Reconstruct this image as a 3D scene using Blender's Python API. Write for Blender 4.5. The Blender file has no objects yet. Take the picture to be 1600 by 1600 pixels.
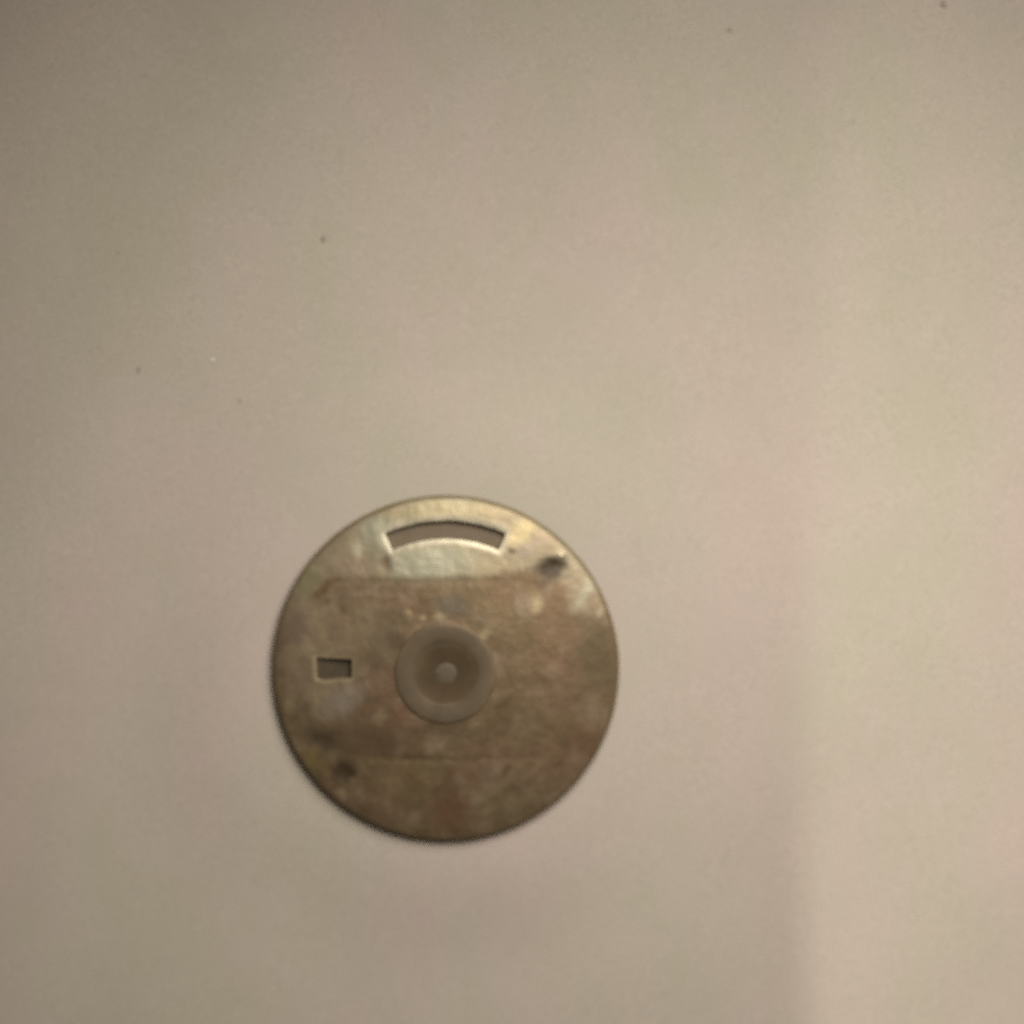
import bpy, math, random
import numpy as np
from mathutils import Vector, Matrix, noise, geometry

random.seed(7)
scene = bpy.context.scene
COL = scene.collection
MM = 0.001

# ---------------------------------------------------------------- camera
PX = 0.05166                       # millimetres per photo pixel (1600 px wide) at the disc
SIZE = 1600.0
DISC = (696.0, 1046.0)             # disc centre in the photo


def mm(px, py):
    """photo pixel -> millimetres on the table, disc centre at the origin"""
    return ((px - DISC[0]) * PX, (DISC[1] - py) * PX)


cx, cy = mm(800, 800)
TILT = math.radians(-1.6)
DIST = 160.0
cam_d = bpy.data.cameras.new("camera")
cam = bpy.data.objects.new("camera", cam_d)
COL.objects.link(cam)
cam.location = (cx * MM, (cy - DIST * math.sin(TILT)) * MM, (DIST * math.cos(TILT) + 1.0) * MM)
cam.rotation_euler = (TILT, 0, 0)
cam_d.sensor_width = 36
cam_d.lens = 36 * DIST / (SIZE * PX)
cam_d.clip_start = 0.002
cam_d.clip_end = 20
cam_d.dof.use_dof = True
cam_d.dof.focus_distance = (DIST - 4.0) * MM
cam_d.dof.aperture_fstop = 4.4
scene.camera = cam

# ---------------------------------------------------------------- light
world = bpy.data.worlds.new("World")
scene.world = world
world.use_nodes = True
bg = world.node_tree.nodes["Background"]
bg.inputs["Color"].default_value = (1.0, 0.86, 0.68, 1)
bg.inputs["Strength"].default_value = 0.058


def spot(name, pos_mm, aim_mm, watts, size_deg, blend, radius_mm, color):
    d = bpy.data.lights.new(name, 'SPOT')
    d.energy = watts
    d.spot_size = math.radians(size_deg)
    d.spot_blend = blend
    d.shadow_soft_size = radius_mm * MM
    d.color = color
    o = bpy.data.objects.new(name, d)
    COL.objects.link(o)
    o.location = Vector(pos_mm) * MM
    v = Vector(aim_mm) - Vector(pos_mm)
    o.rotation_euler = v.to_track_quat('-Z', 'Y').to_euler()
    return o


# the lamp over the table, up and to the right of the disc
spot("lamp_light", (39.1, 62.3, 90.3), (0, -102, 0), 0.74, 148.4, 1.0, 50, (1.0, 0.95, 0.885))
# added weak light: its pool border stands in for a shadow edge at right
spot("added_edge_light", (30.7, -110, 77), (263, -12, 0), 0.165, 127.0, 0.06, 1.0, (1.0, 0.94, 0.86))

vs = scene.view_settings
vs.view_transform = 'Standard'
vs.look = 'None'
vs.exposure = 0.0
vs.gamma = 1.0
scene.cycles.use_denoising = False
scene.cycles.use_light_tree = False
scene.render.resolution_x = scene.render.resolution_y = 1024

# ---------------------------------------------------------------- helpers


def lin(r, g, b):
    f = lambda c: ((c / 255 + 0.055) / 1.055) ** 2.4 if c > 10 else c / 255 / 12.92
    return (f(r), f(g), f(b))


def link_mesh(name, verts, faces, mat, parent=None, smooth=True):
    me = bpy.data.meshes.new(name)
    me.from_pydata(verts, [], faces)
    me.update()
    if smooth:
        me.polygons.foreach_set("use_smooth", [True] * len(me.polygons))
    me.materials.append(mat)
    o = bpy.data.objects.new(name, me)
    COL.objects.link(o)
    if parent:
        o.parent = parent
    return o


def new_mat(name):
    m = bpy.data.materials.new(name)
    m.use_nodes = True
    nt = m.node_tree
    return m, nt, nt.nodes["Principled BSDF"]


def node(nt, kind, **kw):
    n = nt.nodes.new(kind)
    for k, v in kw.items():
        if k in n.inputs:
            n.inputs[k].default_value = v
        else:
            setattr(n, k, v)
    return n


def ramp(nt, src, stops):
    r = nt.nodes.new("ShaderNodeValToRGB")
    el = r.color_ramp.elements
    while len(el) < len(stops):
        el.new(0.5)
    for e, (p, c) in zip(el, stops):
        e.position = p
        e.color = (*c, 1) if len(c) == 3 else c
    nt.links.new(src, r.inputs[0])
    return r.outputs[0]


def mix(nt, blend, fac, a, b):
    n = nt.nodes.new("ShaderNodeMix")
    n.data_type = 'RGBA'
    n.blend_type = blend
    for sock, v in ((n.inputs[0], fac), (n.inputs[6], a), (n.inputs[7], b)):
        if hasattr(v, "links"):
            nt.links.new(v, sock)
        elif isinstance(v, tuple):
            sock.default_value = (*v, 1) if len(v) == 3 else v
        else:
            sock.default_value = v
    return n.outputs[2]


# ---------------------------------------------------------------- materials
def cloth_material():
    m, nt, b = new_mat("pale_cloth")
    tc = node(nt, "ShaderNodeTexCoord")
    L = nt.links.new
    # broad faint mottling: slightly pinkish and slightly olive areas
    n1 = node(nt, "ShaderNodeTexNoise", Scale=58.0, Detail=3.0, Roughness=0.5)
    mp0 = node(nt, "ShaderNodeMapping")
    mp0.inputs["Rotation"].default_value = (0, 0, math.radians(-18))
    mp0.inputs["Scale"].default_value = (1.0, 0.5, 1.0)
    L(tc.outputs["Object"], mp0.inputs["Vector"])
    L(mp0.outputs[0], n1.inputs["Vector"])
    base = ramp(nt, n1.outputs["Fac"], [(0.36, (0.665, 0.605, 0.475)), (0.5, (0.69, 0.605, 0.50)), (0.64, (0.72, 0.60, 0.515))])
    n2 = node(nt, "ShaderNodeTexNoise", Scale=170.0, Detail=4.0, Roughness=0.6)
    L(tc.outputs["Object"], n2.inputs["Vector"])
    t2 = ramp(nt, n2.outputs["Fac"], [(0.35, (0.965, 0.97, 0.955)), (0.65, (1.0, 0.99, 1.0))])
    c = mix(nt, 'MULTIPLY', 1.0, base, t2)
    # grain of the fibres
    n3 = node(nt, "ShaderNodeTexNoise", Scale=7200.0, Detail=2.0, Roughness=0.7)
    L(tc.outputs["Object"], n3.inputs["Vector"])
    t3 = ramp(nt, n3.outputs["Fac"], [(0.25, (0.64, 0.64, 0.63)), (0.75, (1.0, 1.0, 1.0))])
    c = mix(nt, 'MULTIPLY', 1.0, c, t3)
    L(c, b.inputs["Base Color"])
    b.inputs["Roughness"].default_value = 0.9
    b.inputs["Specular IOR Level"].default_value = 0.15
    # diagonal weave
    mp = node(nt, "ShaderNodeMapping")
    mp.inputs["Rotation"].default_value = (0, 0, math.radians(62))
    L(tc.outputs["Object"], mp.inputs["Vector"])
    w = node(nt, "ShaderNodeTexWave", Scale=640.0, Distortion=5.0, Detail=2.0)
    w.inputs["Detail Scale"].default_value = 1.5
    L(mp.outputs[0], w.inputs["Vector"])
    mth = node(nt, "ShaderNodeMath", operation='MULTIPLY_ADD')
    L(w.outputs["Fac"], mth.inputs[0])
    mth.inputs[1].default_value = 0.5
    L(n3.outputs["Fac"], mth.inputs[2])
    bp = node(nt, "ShaderNodeBump", Strength=0.16, Distance=0.00006)
    L(mth.outputs[0], bp.inputs["Height"])
    L(bp.outputs[0], b.inputs["Normal"])
    return m


def patina_material():
    """tarnished metal: the patina colour, its dirt and its bare wear come from the mesh, fine grain from noise"""
    m, nt, b = new_mat("tarnished_metal")
    L = nt.links.new
    tc = node(nt, "ShaderNodeTexCoord")
    at = node(nt, "ShaderNodeAttribute", attribute_name="patina")
    gr = node(nt, "ShaderNodeAttribute", attribute_name="dirt")
    n1 = node(nt, "ShaderNodeTexNoise", Scale=900.0, Detail=6.0, Roughness=0.65)
    L(tc.outputs["Object"], n1.inputs["Vector"])
    t1 = ramp(nt, n1.outputs["Fac"], [(0.3, (0.93, 0.927, 0.92)), (0.7, (1.03, 1.028, 1.025))])
    c = mix(nt, 'MULTIPLY', 1.0, at.outputs["Color"], t1)
    n2 = node(nt, "ShaderNodeTexNoise", Scale=4200.0, Detail=3.0, Roughness=0.7)
    L(tc.outputs["Object"], n2.inputs["Vector"])
    t2 = ramp(nt, n2.outputs["Fac"], [(0.3, (0.84, 0.84, 0.84)), (0.7, (1.04, 1.04, 1.04))])
    c = mix(nt, 'MULTIPLY', 1.0, c, t2)
    L(c, b.inputs["Base Color"])
    mt = node(nt, "ShaderNodeMath", operation='MULTIPLY_ADD')
    L(gr.outputs["Fac"], mt.inputs[0]); mt.inputs[1].default_value = -0.6; mt.inputs[2].default_value = 0.72
    mt.use_clamp = True
    L(mt.outputs[0], b.inputs["Metallic"])
    rg = node(nt, "ShaderNodeMath", operation='MULTIPLY_ADD')
    L(n1.outputs["Fac"], rg.inputs[0]); rg.inputs[1].default_value = 0.22; rg.inputs[2].default_value = 0.37
    L(rg.outputs[0], b.inputs["Roughness"])
    b.inputs["Specular IOR Level"].default_value = 0.3
    bp = node(nt, "ShaderNodeBump", Strength=0.12, Distance=0.00005)
    L(n1.outputs["Fac"], bp.inputs["Height"])
    L(bp.outputs[0], b.inputs["Normal"])
    return m


def plain_metal(name, col, rough, metallic, spread=0.2):
    m, nt, b = new_mat(name)
    L = nt.links.new
    tc = node(nt, "ShaderNodeTexCoord")
    n1 = node(nt, "ShaderNodeTexNoise", Scale=700.0, Detail=6.0, Roughness=0.65)
    L(tc.outputs["Object"], n1.inputs["Vector"])
    lo = tuple(c * (1 - spread) for c in col)
    hi = tuple(min(1, c * (1 + spread)) for c in col)
    L(ramp(nt, n1.outputs["Fac"], [(0.3, lo), (0.7, hi)]), b.inputs["Base Color"])
    b.inputs["Roughness"].default_value = rough
    b.inputs["Metallic"].default_value = metallic
    bp = node(nt, "ShaderNodeBump", Strength=0.4, Distance=0.00004)
    L(n1.outputs["Fac"], bp.inputs["Height"])
    L(bp.outputs[0], b.inputs["Normal"])
    return m


CLOTH = cloth_material()
PATINA = patina_material()

# ---------------------------------------------------------------- the cloth
def cloth_height(x, y):
    """gentle unevenness of the laid cloth, in mm; flat under the disc"""
    z = 0.9 * noise.noise(Vector((x / 70 + 3.1, y / 70 - 1.7, 0.3)))
    u, v = 0.87 * x - 0.5 * y, 0.5 * x + 0.87 * y
    z += 1.05 * noise.noise(Vector((u / 15 - 8.1, v / 34 + 4.2, 2.3)))
    z += 0.10 * noise.noise(Vector((u / 7 + 2.1, v / 11 - 1.2, 5.3)))
    r = math.hypot(x, y)
    k = min(1.0, max(0.0, (r - 14.0) / 12.0))
    k = k * k * (3 - 2 * k)
    return z * k


def build_cloth():
    x0, x1, y0, y1, n = -260, 290, -260, 290, 200
    verts, faces = [], []
    for j in range(n + 1):
        for i in range(n + 1):
            # finer towards the middle
            u = 2 * i / n - 1; v = 2 * j / n - 1
            u = math.copysign(abs(u) ** 1.6, u); v = math.copysign(abs(v) ** 1.6, v)
            x = (x0 + x1) / 2 + u * (x1 - x0) / 2
            y = (y0 + y1) / 2 + v * (y1 - y0) / 2
            verts.append((x * MM, y * MM, cloth_height(x, y) * MM))
    for j in range(n):
        for i in range(n):
            a = j * (n + 1) + i
            faces.append((a, a + 1, a + n + 2, a + n + 1))
    o = link_mesh("cloth_surface", verts, faces, CLOTH)
    o["kind"] = "structure"
    return o


build_cloth()

# ---------------------------------------------------------------- the disc
R = 14.06
TOP = 2.0          # height of the plate's face above the cloth, mm
BOTTOM = 0.42
DOME = 0.0058       # mm of drop per mm^2 of radius: a slight dome

A0 = math.radians(23.9)
RO, RI = 12.0, 10.58          # curved slot, outer and inner radius


def fbm(x, y, s, seed=0.0, octs=4):
    return noise.fractal(Vector((x / s + seed, y / s - seed * 1.7, seed * 0.37)), 0.6, 2.1, octs)


def slot_loop(off):
    """outline of the curved slot grown by off mm (worn, a little uneven)"""
    pts = []
    ro, ri = RO + off, RI - off
    da = off / ((RO + RI) / 2)
    n = 44
    for k in range(n + 1):
        a = (A0 + da) * (1 - 2 * k / n)       # from right to left along the outer edge
        w = 0.05 * noise.noise(Vector((a * 9, 5.1, 0))) + 0.03 * noise.noise(Vector((a * 31, 1.1, 0)))
        pts.append(((ro + w) * math.sin(a), (ro + w) * math.cos(a)))
    for k in range(1, 5):
        r = ro + (ri - ro) * k / 5
        pts.append((-r * math.sin(A0 + da), r * math.cos(A0 + da)))
    for k in range(n + 1):
        a = -(A0 + da) * (1 - 2 * k / n)
        w = 0.018 * noise.noise(Vector((a * 11, 9.1, 0)))
        pts.append(((ri + w) * math.sin(a), (ri + w) * math.cos(a)))
    for k in range(1, 5):
        r = ri + (ro - ri) * k / 5
        pts.append((r * math.sin(A0 + da), r * math.cos(A0 + da)))
    return pts


RECT = [mm(494, 1028), mm(550, 1030), mm(549.5, 1059), mm(526, 1060), mm(506, 1063), mm(495.5, 1061)]


def rect_loop(off):
    c = (sum(p[0] for p in RECT) / 6, sum(p[1] for p in RECT) / 6)
    out = []
    n = len(RECT)
    ring = []
    for i in range(n):
        p, q, s = RECT[i - 1], RECT[i], RECT[(i + 1) % n]
        # offset along the two edge normals (outline runs clockwise)
        def nrm(a, b):
            dx, dy = b[0] - a[0], b[1] - a[1]
            l = math.hypot(dx, dy)
            return (-dy / l, dx / l)
        n1, n2 = nrm(p, q), nrm(q, s)
        d = 1 + n1[0] * n2[0] + n1[1] * n2[1]
        ring.append((q[0] + off * (n1[0] + n2[0]) / d, q[1] + off * (n1[1] + n2[1]) / d))
    for i in range(n):
        a, b = ring[i], ring[(i + 1) % n]
        l = math.hypot(b[0] - a[0], b[1] - a[1])
        k = max(2, int(l / 0.16))
        for t in range(k):
            f = t / k
            out.append((a[0] + (b[0] - a[0]) * f, a[1] + (b[1] - a[1]) * f))
    return out


def disc_loop(r, n=260):
    return [((r + 0.012 * noise.noise(Vector((math.cos(k * 2 * math.pi / n) * 6, math.sin(k * 2 * math.pi / n) * 6, 0)))) * math.cos(2 * math.pi * k / n),
             (r + 0.012 * noise.noise(Vector((math.cos(k * 2 * math.pi / n) * 6, math.sin(k * 2 * math.pi / n) * 6, 0)))) * math.sin(2 * math.pi * k / n)) for k in range(n)]


def seg_dist(x, y, loop):
    """distance from points x, y (arrays) to a closed polyline"""
    P = np.array(loop); Q = np.roll(P, -1, axis=0)
    best = np.full(len(x), 1e9)
    for (ax, ay), (bx, by) in zip(P, Q):
        dx, dy = bx - ax, by - ay
        l2 = dx * dx + dy * dy + 1e-12
        t = np.clip(((x - ax) * dx + (y - ay) * dy) / l2, 0, 1)
        best = np.minimum(best, np.hypot(x - ax - t * dx, y - ay - t * dy))
    return best


def inside(x, y, loop):
    P = np.array(loop); Q = np.roll(P, -1, axis=0)
    res = np.zeros(len(x), bool)
    for (ax, ay), (bx, by) in zip(P, Q):
        c = ((ay > y) != (by > y)) & (x < (bx - ax) * (y - ay) / (by - ay + 1e-12) + ax)
        res ^= c
    return res


def sstep(a, b, x):
    t = np.clip((x - a) / (b - a), 0, 1)
    return t * t * (3 - 2 * t)


def noise_field(x, y, s, seed, octs=4):
    return np.array([fbm(a, b, s, seed, octs) for a, b in zip(x, y)])


def smooth_box_distance(x, y, bx, by, r, cx0, cy0):
    qx = np.abs(x - cx0) - bx + r
    qy = np.abs(y - cy0) - by + r
    return np.hypot(np.maximum(qx, 0), np.maximum(qy, 0)) + np.minimum(np.maximum(qx, qy), 0) - r


# stains, dirt, worn spots and dark marks: px, py, rx, ry, turn, colour (lin of sRGB), strength, dirt
CREAM, GREEN, OLIVE = lin(214, 204, 174), lin(192, 188, 162), lin(112, 98, 70)
PINK, BROWN, RED = lin(178, 154, 130), lin(132, 108, 80), lin(122, 92, 68)
MAUVE, DARK, GREY = lin(176, 160, 140), lin(80, 66, 48), lin(120, 111, 96)
TAN, YELLOW = lin(184, 166, 130), lin(200, 182, 138)
STAINS_AND_MARKS = [
    # upper part, round the curved slot
    (672, 880, 74, 26, 0, GREEN, 0.85, 0.1), (700, 800, 90, 16, 0, YELLOW, 0.45, 0.1), (590, 835, 30, 26, -30, GREEN, 0.75, 0.1),
    (812, 832, 26, 17, 30, YELLOW, 0.9, 0.1), (760, 880, 40, 18, 10, TAN, 0.4, 0.2), (557, 858, 10, 15, 0, CREAM, 0.8, 0.1),
    (545, 892, 34, 22, 0, PINK, 0.55, 0.2), (478, 907, 24, 22, -40, lin(150, 146, 104), 0.7, 0.4), (604, 880, 10, 16, -20, BROWN, 0.75, 0.6),
    (799, 862, 5, 5, 0, DARK, 0.5, 0.8), (825, 858, 20, 12, 20, MAUVE, 0.5, 0.2), (850, 845, 16, 14, 30, PINK, 0.5, 0.2),
    # the dark pit and its surroundings
    (858, 893, 30, 19, 12, DARK, 0.97, 0.95), (870, 880, 16, 9, 0, DARK, 0.85, 0.95), (876, 868, 6, 4.5, 0, CREAM, 0.95, 0.0),
    (812, 902, 44, 10, -3, BROWN, 0.75, 0.6), (838, 942, 11, 16, 5, TAN, 0.85, 0.1), (915, 925, 11, 42, -32, GREEN, 0.55, 0.1),
    (938, 960, 7, 12, -30, CREAM, 0.5, 0.1),
    # right side
    (932, 1030, 40, 66, 8, OLIVE, 0.85, 0.7), (897, 985, 22, 26, 0, BROWN, 0.45, 0.5), (905, 1160, 32, 36, 30, RED, 0.45, 0.4),
    (925, 1110, 22, 26, 0, PINK, 0.22, 0.3), (880, 1155, 9, 18, 0, OLIVE, 0.5, 0.6), (830, 1040, 50, 60, 0, BROWN, 0.35, 0.3),
    # middle
    (705, 945, 28, 15, 0, GREY, 0.7, 0.4), (638, 960, 7, 8, 20, TAN, 0.7, 0.1), (659, 966, 8, 5, 10, TAN, 0.6, 0.1),
    (687, 963, 9, 5, 0, TAN, 0.75, 0.1), (758, 992, 7, 16, -35, TAN, 0.7, 0.1), (689, 1123, 5, 6, 0, CREAM, 0.7, 0.1),
    (612, 990, 20, 38, 42, DARK, 0.8, 0.8), (592, 1022, 17, 40, 15, lin(112, 94, 74), 0.6, 0.7), (628, 1112, 14, 26, -40, RED, 0.6, 0.7),  # dark crescents beside the centre ring, here and in the next row
    (690, 1140, 60, 10, 0, DARK, 0.45, 0.7), (782, 1114, 30, 17, 45, lin(104, 86, 60), 0.55, 0.7), (800, 1010, 40, 12, 0, OLIVE, 0.3, 0.5),
    # left side
    (492, 1015, 52, 100, 0, lin(174, 154, 128), 0.6, 0.25), (565, 975, 66, 46, 0, lin(168, 148, 118), 0.42, 0.3),
    (500, 985, 8, 42, 0, TAN, 0.85, 0.1), (511, 940, 6, 5, 0, RED, 0.8, 0.6), (537, 955, 5, 9, 0, RED, 0.55, 0.6),
    (508, 918, 26, 6, 35, RED, 0.8, 0.6), (570, 923, 46, 8, 2, PINK, 0.6, 0.2), (462, 985, 24, 28, 0, lin(140, 118, 100), 0.7, 0.4),
    (479, 1010, 11, 18, 10, TAN, 0.7, 0.1), (455, 1020, 14, 20, 0, TAN, 0.35, 0.2), (566, 1045, 12, 9, 40, MAUVE, 0.35, 0.3),
    (534, 1094, 42, 22, 28, MAUVE, 0.85, 0.2), (500, 1082, 20, 20, 0, TAN, 0.5, 0.2), (452, 1100, 9, 14, -20, TAN, 0.6, 0.2),
    (594, 1120, 8, 12, 0, TAN, 0.45, 0.2), (507, 1157, 32, 18, -15, DARK, 0.9, 0.9), (578, 1158, 66, 28, -8, lin(104, 84, 62), 0.85, 0.75),
    (536, 1207, 19, 26, 15, DARK, 0.98, 0.95), (532, 1240, 9, 7, -30, TAN, 0.7, 0.1), (492, 1192, 10, 30, 38, lin(156, 136, 88), 0.7, 0.2),
    # lower part
    (672, 1184, 120, 4.5, 0, lin(96, 78, 52), 0.7, 0.75),
    (700, 1262, 32, 48, 8, RED, 0.6, 0.5), (706, 1278, 22, 22, 0, RED, 0.5, 0.5), (765, 1215, 22, 26, 0, PINK, 0.25, 0.3), (788, 1206, 5, 14, -35, DARK, 0.5, 0.6),
    (630, 1225, 46, 34, 0, lin(150, 126, 88), 0.4, 0.3), (820, 1250, 60, 30, 20, OLIVE, 0.35, 0.5), (580, 1270, 30, 16, -35, OLIVE, 0.4, 0.5),
]


def ring_z(r):
    """the drop of the plate's dome at radius r"""
    return -DOME * r * r


def build_plate(parent):
    slot, rect = slot_loop(0.0), rect_loop(0.0)
    loops = [disc_loop(R), disc_loop(R - 0.10), disc_loop(R - 0.22), disc_loop(R - 0.36), slot, slot_loop(0.07), slot_loop(0.2), slot_loop(0.36), rect, rect_loop(0.06), rect_loop(0.16), rect_loop(0.30)]
    h = 0.155
    gx, gy = [], []
    row = 0
    y = -R
    while y <= R:
        x = -R + (h / 2 if row % 2 else 0)
        while x <= R:
            gx.append(x + random.uniform(-.02, .02)); gy.append(y + random.uniform(-.02, .02))
            x += h
        y += h * 0.866
        row += 1
    gx, gy = np.array(gx), np.array(gy)
    keep = np.hypot(gx, gy) < R - 0.42
    for f in (slot_loop, rect_loop):
        keep &= ~inside(gx, gy, f(0.42))
    gx, gy = gx[keep], gy[keep]
    pts = [Vector((a, b)) for a, b in zip(gx, gy)]
    edges = []
    for lp in loops:
        s = len(pts)
        pts += [Vector(p) for p in lp]
        edges += [(s + i, s + (i + 1) % len(lp)) for i in range(len(lp))]
    vco, ved, vfa, *_ = geometry.delaunay_2d_cdt(pts, edges, [], 0, 1e-6)
    x = np.array([p.x for p in vco]); y = np.array([p.y for p in vco])
    tri = np.array([f for f in vfa])
    ccx, ccy = x[tri].mean(1), y[tri].mean(1)
    ok = ~inside(ccx, ccy, slot) & ~inside(ccx, ccy, rect) & inside(ccx, ccy, loops[0])
    tri = tri[ok]

    # ---- relief
    r = np.hypot(x, y)
    px = DISC[0] + x / PX; py = DISC[1] - y / PX
    dslot, drect = seg_dist(x, y, slot), seg_dist(x, y, rect)
    z = -DOME * r * r
    # turned-down rim
    e = R - r
    z -= 0.22 * (1 - sstep(0.0, 0.34, e)) + 0.04 * (1 - sstep(0.2, 1.1, e))
    # worn lips of the two openings
    z -= 0.075 * (1 - sstep(-0.12, 0.46, dslot)) + 0.06 * (1 - sstep(-0.08, 0.30, drect))
    n_a = noise_field(x, y, 2.6, 3.3)
    n_b = noise_field(x, y, 0.8, 8.8, 3)
    z += 0.03 * n_a + 0.006 * n_b
    # pressed outline of a rounded rectangle
    bx0, by0 = mm(497, 908); bx1, by1 = mm(882, 1184)
    db = smooth_box_distance(x, y, (bx1 - bx0) / 2, (by0 - by1) / 2, 1.6, (bx0 + bx1) / 2, (by0 + by1) / 2) + 0.12 * n_a
    gone = 0.55 + 0.3 * noise_field(x, y, 5.0, 91.0, 3)
    gone *= 1 - 0.9 * sstep(1.5, 6, x)          # the line is worn away on the right
    gone = np.where(y < -4, 1.0 * sstep(-8, -6.5, x) * (1 - sstep(6.5, 9, x)), np.clip(gone, 0, 1))
    z -= 0.035 * gone * np.exp(-(db / 0.30) ** 2)
    z -= 0.014 * (0.35 + 0.65 * gone) * (1 - sstep(-0.5, 0.5, db))
    # turned recess round the centre boss
    qx, qy = mm(696, 1051)
    rc = np.hypot(x - qx, y - qy)
    z -= 0.05 * 0.4 * np.exp(-((rc - 4.45) / 0.42) ** 2)
    z -= 0.7 * (1 - sstep(2.4, 3.4, rc))
    # pits
    def pit(a, b, rx, ry, depth):
        ox, oy = mm(a, b)
        d = np.hypot((x - ox) / (rx * PX), (y - oy) / (ry * PX)) + 0.25 * n_b
        return depth * np.exp(-d ** 2 * 1.2)
    for p in ((860, 889, 20, 14, 0.16), (872, 881, 10, 7, 0.10), (537, 1208, 14, 18, 0.2), (505, 1158, 20, 12, 0.12), (799, 862, 5, 5, 0.06), (876, 868, 7, 5, -0.16),
              (604, 884, 8, 12, 0.06), (638, 960, 6, 6, -0.04), (660, 966, 6, 4, -0.04), (689, 1123, 5, 5, -0.06)):
        z -= pit(*p)

    # ---- patina
    w1, w2 = noise_field(x, y, 1.3, 21.0), noise_field(x, y, 1.3, 47.0)
    n_c = noise_field(x, y, 4.5, 61.0, 5)
    n_d = noise_field(x, y, 1.7, 71.0, 5)
    base_hi, base_lo, base_br = np.array(lin(178, 164, 140)), np.array(lin(139, 119, 90)), np.array(lin(144, 118, 92))
    t = sstep(-0.5, 0.5, n_c)[:, None]
    col = base_lo * (1 - t) + base_br * t
    t = sstep(0.0, 1.0, n_d)[:, None] * 0.32
    col = col * (1 - t) + base_hi * t
    t = (sstep(0.0, 1.0, -n_d) * 0.3)[:, None]
    col = col * (1 - t) + np.array(OLIVE) * t
    dirt = 0.35 + 0.25 * n_d
    # outside the pressed outline at the top the metal is cleaner
    clean = (sstep(-0.3, 0.9, db) * sstep(2, 8, y))[:, None]
    clean *= (0.45 + 0.35 * sstep(-5, -3, x) * (1 - sstep(1, 4, x)))[:, None]
    col = col * (1 - clean) + np.array(lin(196, 186, 154)) * clean
    for (a, b, rx, ry, turn, c, k, dr) in STAINS_AND_MARKS:
        ux, uy = px - a + 7 * w1, py - b + 7 * w2
        if max(rx, ry) < 12:
            ux, uy = px - a + 3 * w1, py - b + 3 * w2
        cs, sn = math.cos(math.radians(turn)), math.sin(math.radians(turn))
        d = np.hypot((ux * cs - uy * sn) / rx, (ux * sn + uy * cs) / ry)
        m = (1 - sstep(0.35, 1.5, d)) * k
        col = col * (1 - m[:, None]) + np.array(c) * m[:, None]
        dirt = dirt * (1 - m) + dr * m
    # dirt held in the pressed line, bare worn metal on the lips, dark rim
    m = np.exp(-((db - 0.15) / 0.3) ** 2) * (0.25 + 0.75 * gone) * sstep(-0.5, 0.4, n_d + 0.3) * 0.45
    col = col * (1 - m[:, None]) + np.array(lin(112, 92, 62)) * m[:, None]
    dirt = dirt * (1 - m) + 0.8 * m
    m = (1 - sstep(0.12, 0.72, dslot + 0.18 * n_d + 0.1 * n_b)) * 0.8
    col = col * (1 - m[:, None]) + np.array(lin(216, 206, 180)) * m[:, None]
    dirt = dirt * (1 - m)
    rx0, ry0 = mm(549, 1030)
    m = (1 - sstep(0.10, 0.40, drect + 0.15 * n_d)) * (0.2 + 0.6 * np.clip(sstep(-0.1, 0.1, y - ry0) + sstep(-0.1, 0.1, x - rx0), 0, 1))
    col = col * (1 - m[:, None]) + np.array(lin(206, 190, 150)) * m[:, None]
    dirt = dirt * (1 - m) + 0.1 * m
    m = (1 - sstep(0.12, 0.42, e + 0.08 * n_d)) * 0.8
    col = col * (1 - m[:, None]) + np.array(lin(138, 122, 90)) * m[:, None]
    dirt = np.clip(dirt * (1 - m) + 0.7 * m, 0, 1)

    # ---- close it: walls at the outline and in the openings, and a back
    nv = len(x)
    verts = [(x[i] * MM, y[i] * MM, z[i] * MM) for i in range(nv)]
    faces = [tuple(int(q) for q in f) for f in tri]
    count = {}
    for f in faces:
        for a, b in ((f[0], f[1]), (f[1], f[2]), (f[2], f[0])):
            count[(a, b)] = 1
    border = [(a, b) for (a, b) in count if (b, a) not in count]
    low = {}
    for a, b in border:
        for v in (a, b):
            if v not in low:
                low[v] = len(verts)
                verts.append((verts[v][0], verts[v][1], ((BOTTOM - TOP) if math.hypot(verts[v][0], verts[v][1]) > 13.5 * MM else verts[v][2] / MM - 0.5) * MM))
    faces += [(b, a, low[a], low[b]) for a, b in border]
    o = link_mesh("plate", verts, faces, PATINA, parent)
    me = o.data
    full = np.ones((len(verts), 4)); full[:nv, :3] = np.clip(col, 0, 1)
    fd = np.zeros(len(verts)); fd[:nv] = dirt
    for v, l in low.items():
        full[l, :3] = np.array(lin(122, 110, 84)); fd[l] = 0.6
    ca = me.color_attributes.new("patina", 'FLOAT_COLOR', 'POINT')
    ca.data.foreach_set("color", full.ravel())
    fa = me.attributes.new("dirt", 'FLOAT', 'POINT')
    fa.data.foreach_set("value", fd)
    return o


def lathe(name, profile, mat, parent, centre, n=96, wob=0.0):
    verts, faces = [], []
    k = len(profile)
    for i in range(n):
        a = 2 * math.pi * i / n
        for (r, z) in profile:
            q = r * (1 + wob * noise.noise(Vector((math.cos(a) * 2, math.sin(a) * 2, r))))
            verts.append((q * math.cos(a) * MM, q * math.sin(a) * MM, z * MM))
    for i in range(n):
        j = (i + 1) % n
        for p in range(k - 1):
            faces.append((i * k + p, j * k + p, j * k + p + 1, i * k + p + 1))
    if profile[-1][0] < 1e-3:
        pass
    o = link_mesh(name, verts, faces, mat, parent)
    o.location = Vector(centre) * MM
    return o


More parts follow.
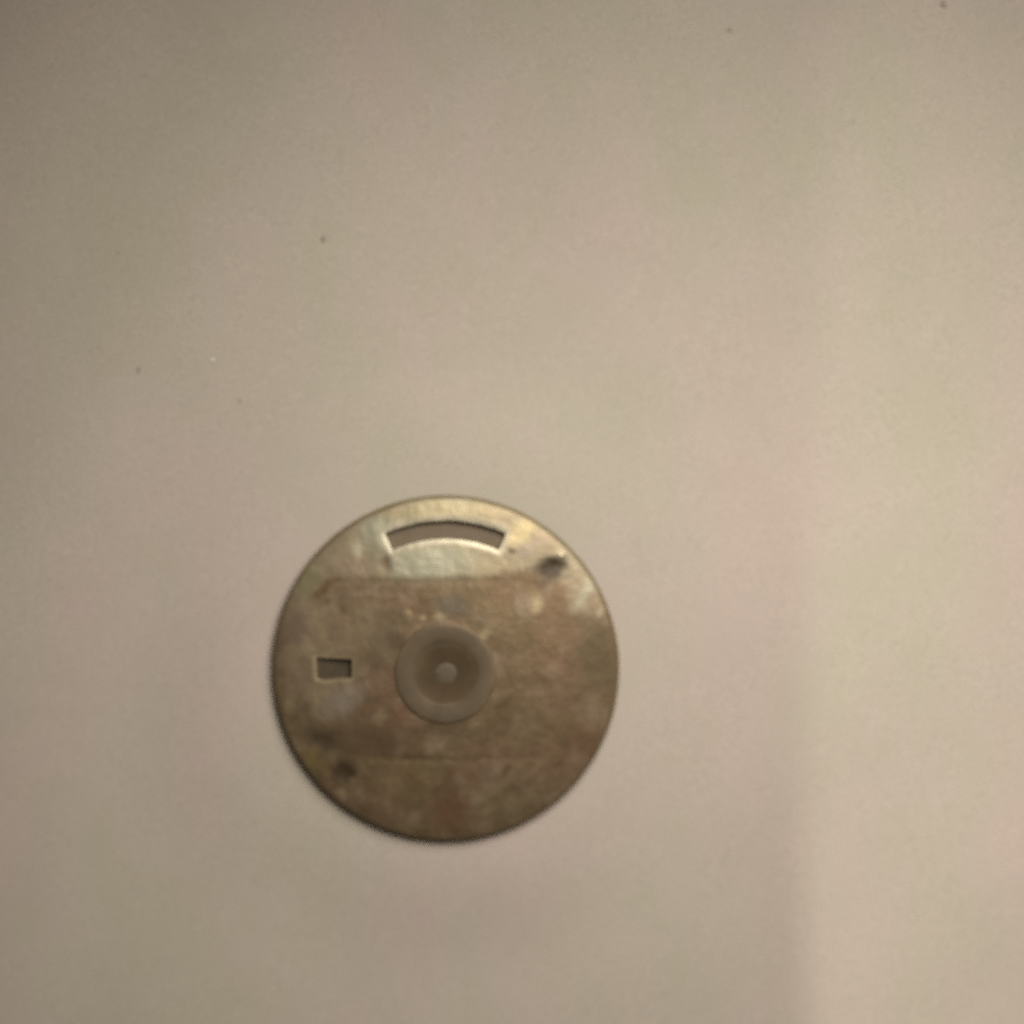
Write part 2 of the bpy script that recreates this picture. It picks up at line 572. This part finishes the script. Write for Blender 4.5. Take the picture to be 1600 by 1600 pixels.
disc = bpy.data.objects.new("metal_disc", None)
COL.objects.link(disc)
disc.location = (0, 0, TOP * MM)
disc["label"] = "round tarnished metal disc with curved slot and small rectangular hole, lying on pale cloth"
disc["category"] = "disc"
build_plate(disc)

bc = mm(696, 1051)


def hub_material():
    m, nt, b = new_mat("radial_hub")
    L = nt.links.new
    tc = node(nt, "ShaderNodeTexCoord")
    wn = node(nt, "ShaderNodeTexNoise", Scale=420.0, Detail=3.0, Roughness=0.6)
    L(tc.outputs["Object"], wn.inputs["Vector"])
    sp = node(nt, "ShaderNodeSeparateXYZ"); L(tc.outputs["Object"], sp.inputs[0])
    cb = node(nt, "ShaderNodeCombineXYZ"); L(sp.outputs[0], cb.inputs[0]); L(sp.outputs[1], cb.inputs[1])
    ln = node(nt, "ShaderNodeVectorMath", operation='LENGTH'); L(cb.outputs[0], ln.inputs[0])
    sc = node(nt, "ShaderNodeMath", operation='MULTIPLY'); L(ln.outputs["Value"], sc.inputs[0]); sc.inputs[1].default_value = 190.0
    ad = node(nt, "ShaderNodeMath", operation='MULTIPLY_ADD'); L(wn.outputs["Fac"], ad.inputs[0]); ad.inputs[1].default_value = 0.2; L(sc.outputs[0], ad.inputs[2])
    c = ramp(nt, ad.outputs[0], [(0.36, lin(88, 71, 47)), (0.50, lin(94, 77, 52)), (0.66, lin(110, 95, 74)), (0.80, lin(112, 97, 76)), (0.93, lin(128, 108, 78))])  # colour darkens from the outer edge towards the centre
    t = ramp(nt, wn.outputs["Fac"], [(0.3, (0.86, 0.86, 0.85)), (0.7, (1.08, 1.07, 1.06))])
    L(mix(nt, 'MULTIPLY', 1.0, c, t), b.inputs["Base Color"])
    b.inputs["Roughness"].default_value = 0.55
    b.inputs["Metallic"].default_value = 0.35
    bp = node(nt, "ShaderNodeBump", Strength=0.2, Distance=0.00005)
    L(wn.outputs["Fac"], bp.inputs["Height"]); L(bp.outputs[0], b.inputs["Normal"])
    return m


RING = WELL = hub_material()
PIN = plain_metal("worn_pin", lin(106, 93, 75), 0.6, 0.3, 0.14)
ring = lathe("boss_ring", [(4.14, -0.3), (4.08, -0.08), (3.95, -0.035), (3.7, -0.02), (3.4, -0.015), (3.1, -0.025), (2.85, -0.045), (2.66, -0.065), (2.5, -0.09), (2.35, -0.14), (2.1, -0.3), (1.9, -0.5)], RING, disc, (bc[0], bc[1], 0), 128, 0.012)
ring["label"] = "raised grey ring round the centre of the disc"
lathe("centre_well", [(2.62, -0.085), (2.4, -0.10), (2.1, -0.13), (1.6, -0.17), (0.9, -0.19), (0.5, -0.19), (0.0, -0.19)], WELL, disc, (bc[0] + 0.08, bc[1] - 0.12, 0), 96, 0.015)
pc = mm(697, 1051)
lathe("centre_pin", [(0.9, -0.20), (0.75, -0.17), (0.55, -0.14), (0.36, -0.12), (0.18, -0.115), (0.0, -0.115)], PIN, disc, (pc[0], pc[1], 0), 48, 0.16)
# the duller plate seen through the curved slot, narrower than the disc, on which the disc stands
BACK = plain_metal("dull_backing", lin(124, 109, 89), 0.8, 0.1, 0.08)
lathe("backing_plate", [(12.5, -2.0), (12.7, -1.95), (12.8, -1.55), (12.5, -1.48), (11.2, -1.26), (10.0, -1.2), (6.0, -1.2), (0.0, -1.2)], BACK, disc, (0, 0, 0), 128, 0.0)
# dark disc added under the rectangular hole, its colour standing for the hole's shade
HOLE_SHADE = plain_metal("hole_shade_olive", lin(84, 73, 53), 0.7, 0.2, 0.18)
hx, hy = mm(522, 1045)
lathe("hole_shade_insert", [(2.3, -1.19), (2.3, -1.0), (2.2, -0.96), (1.2, -0.94), (0.0, -0.94)], HOLE_SHADE, disc, (hx, hy, 0), 64, 0.0)

# ---------------------------------------------------------------- specks of dust on the cloth
DUST = {}
for nm, c in (("dark", (0.42, 0.36, 0.29)), ("brown", (0.45, 0.385, 0.31)), ("pale", (0.86, 0.80, 0.70))):
    DUST[nm] = plain_metal("dust_" + nm, c, 0.9, 0.0, 0.2)


def speck(px, py, size, mat, label, seed):
    import bmesh
    bm = bmesh.new()
    bmesh.ops.create_icosphere(bm, subdivisions=2, radius=1)
    for v in bm.verts:
        k = 1 + 0.55 * noise.noise(v.co * 1.3 + Vector((seed, 0, 0)))
        v.co = Vector((v.co.x * k * size * 1.15, v.co.y * k * size * 0.85, v.co.z * k * size * 0.14)) * MM
    me = bpy.data.meshes.new("dust_speck")
    bm.to_mesh(me); bm.free()
    me.polygons.foreach_set("use_smooth", [True] * len(me.polygons))
    me.materials.append(DUST[mat])
    o = bpy.data.objects.new("dust_speck", me)
    COL.objects.link(o)
    x, y = mm(px, py)
    o.location = (x * MM, y * MM, (cloth_height(x, y) + size * 0.08) * MM)
    o.rotation_euler.z = seed
    o["label"] = label; o["category"] = "speck"; o["group"] = "specks of dust on the cloth"


speck(506, 373, 0.248, "brown", "largest brown speck on the pale cloth, straight up from the disc's left side", 1.0)
speck(1474, 8, 0.260, "dark", "dark speck on the pale cloth at the top right corner of the photo", 2.1)
speck(1140, 46, 0.189, "brown", "faint brown speck near the top edge, left of the corner speck", 3.7)
speck(217, 577, 0.201, "brown", "small brown speck on the cloth far left of and above the disc", 4.4)
speck(331, 563, 0.189, "pale", "pale whitish fleck on the cloth, the only light one", 5.2)
speck(1335, 190, 0.130, "brown", "tiny faint speck at upper right, below the corner speck", 6.6)
speck(373, 626, 0.142, "brown", "tiny faint speck below the pale fleck, closest to the disc", 7.9)
speck(183, 394, 0.118, "brown", "tiny faint speck at the far left, above the other left speck", 8.3)
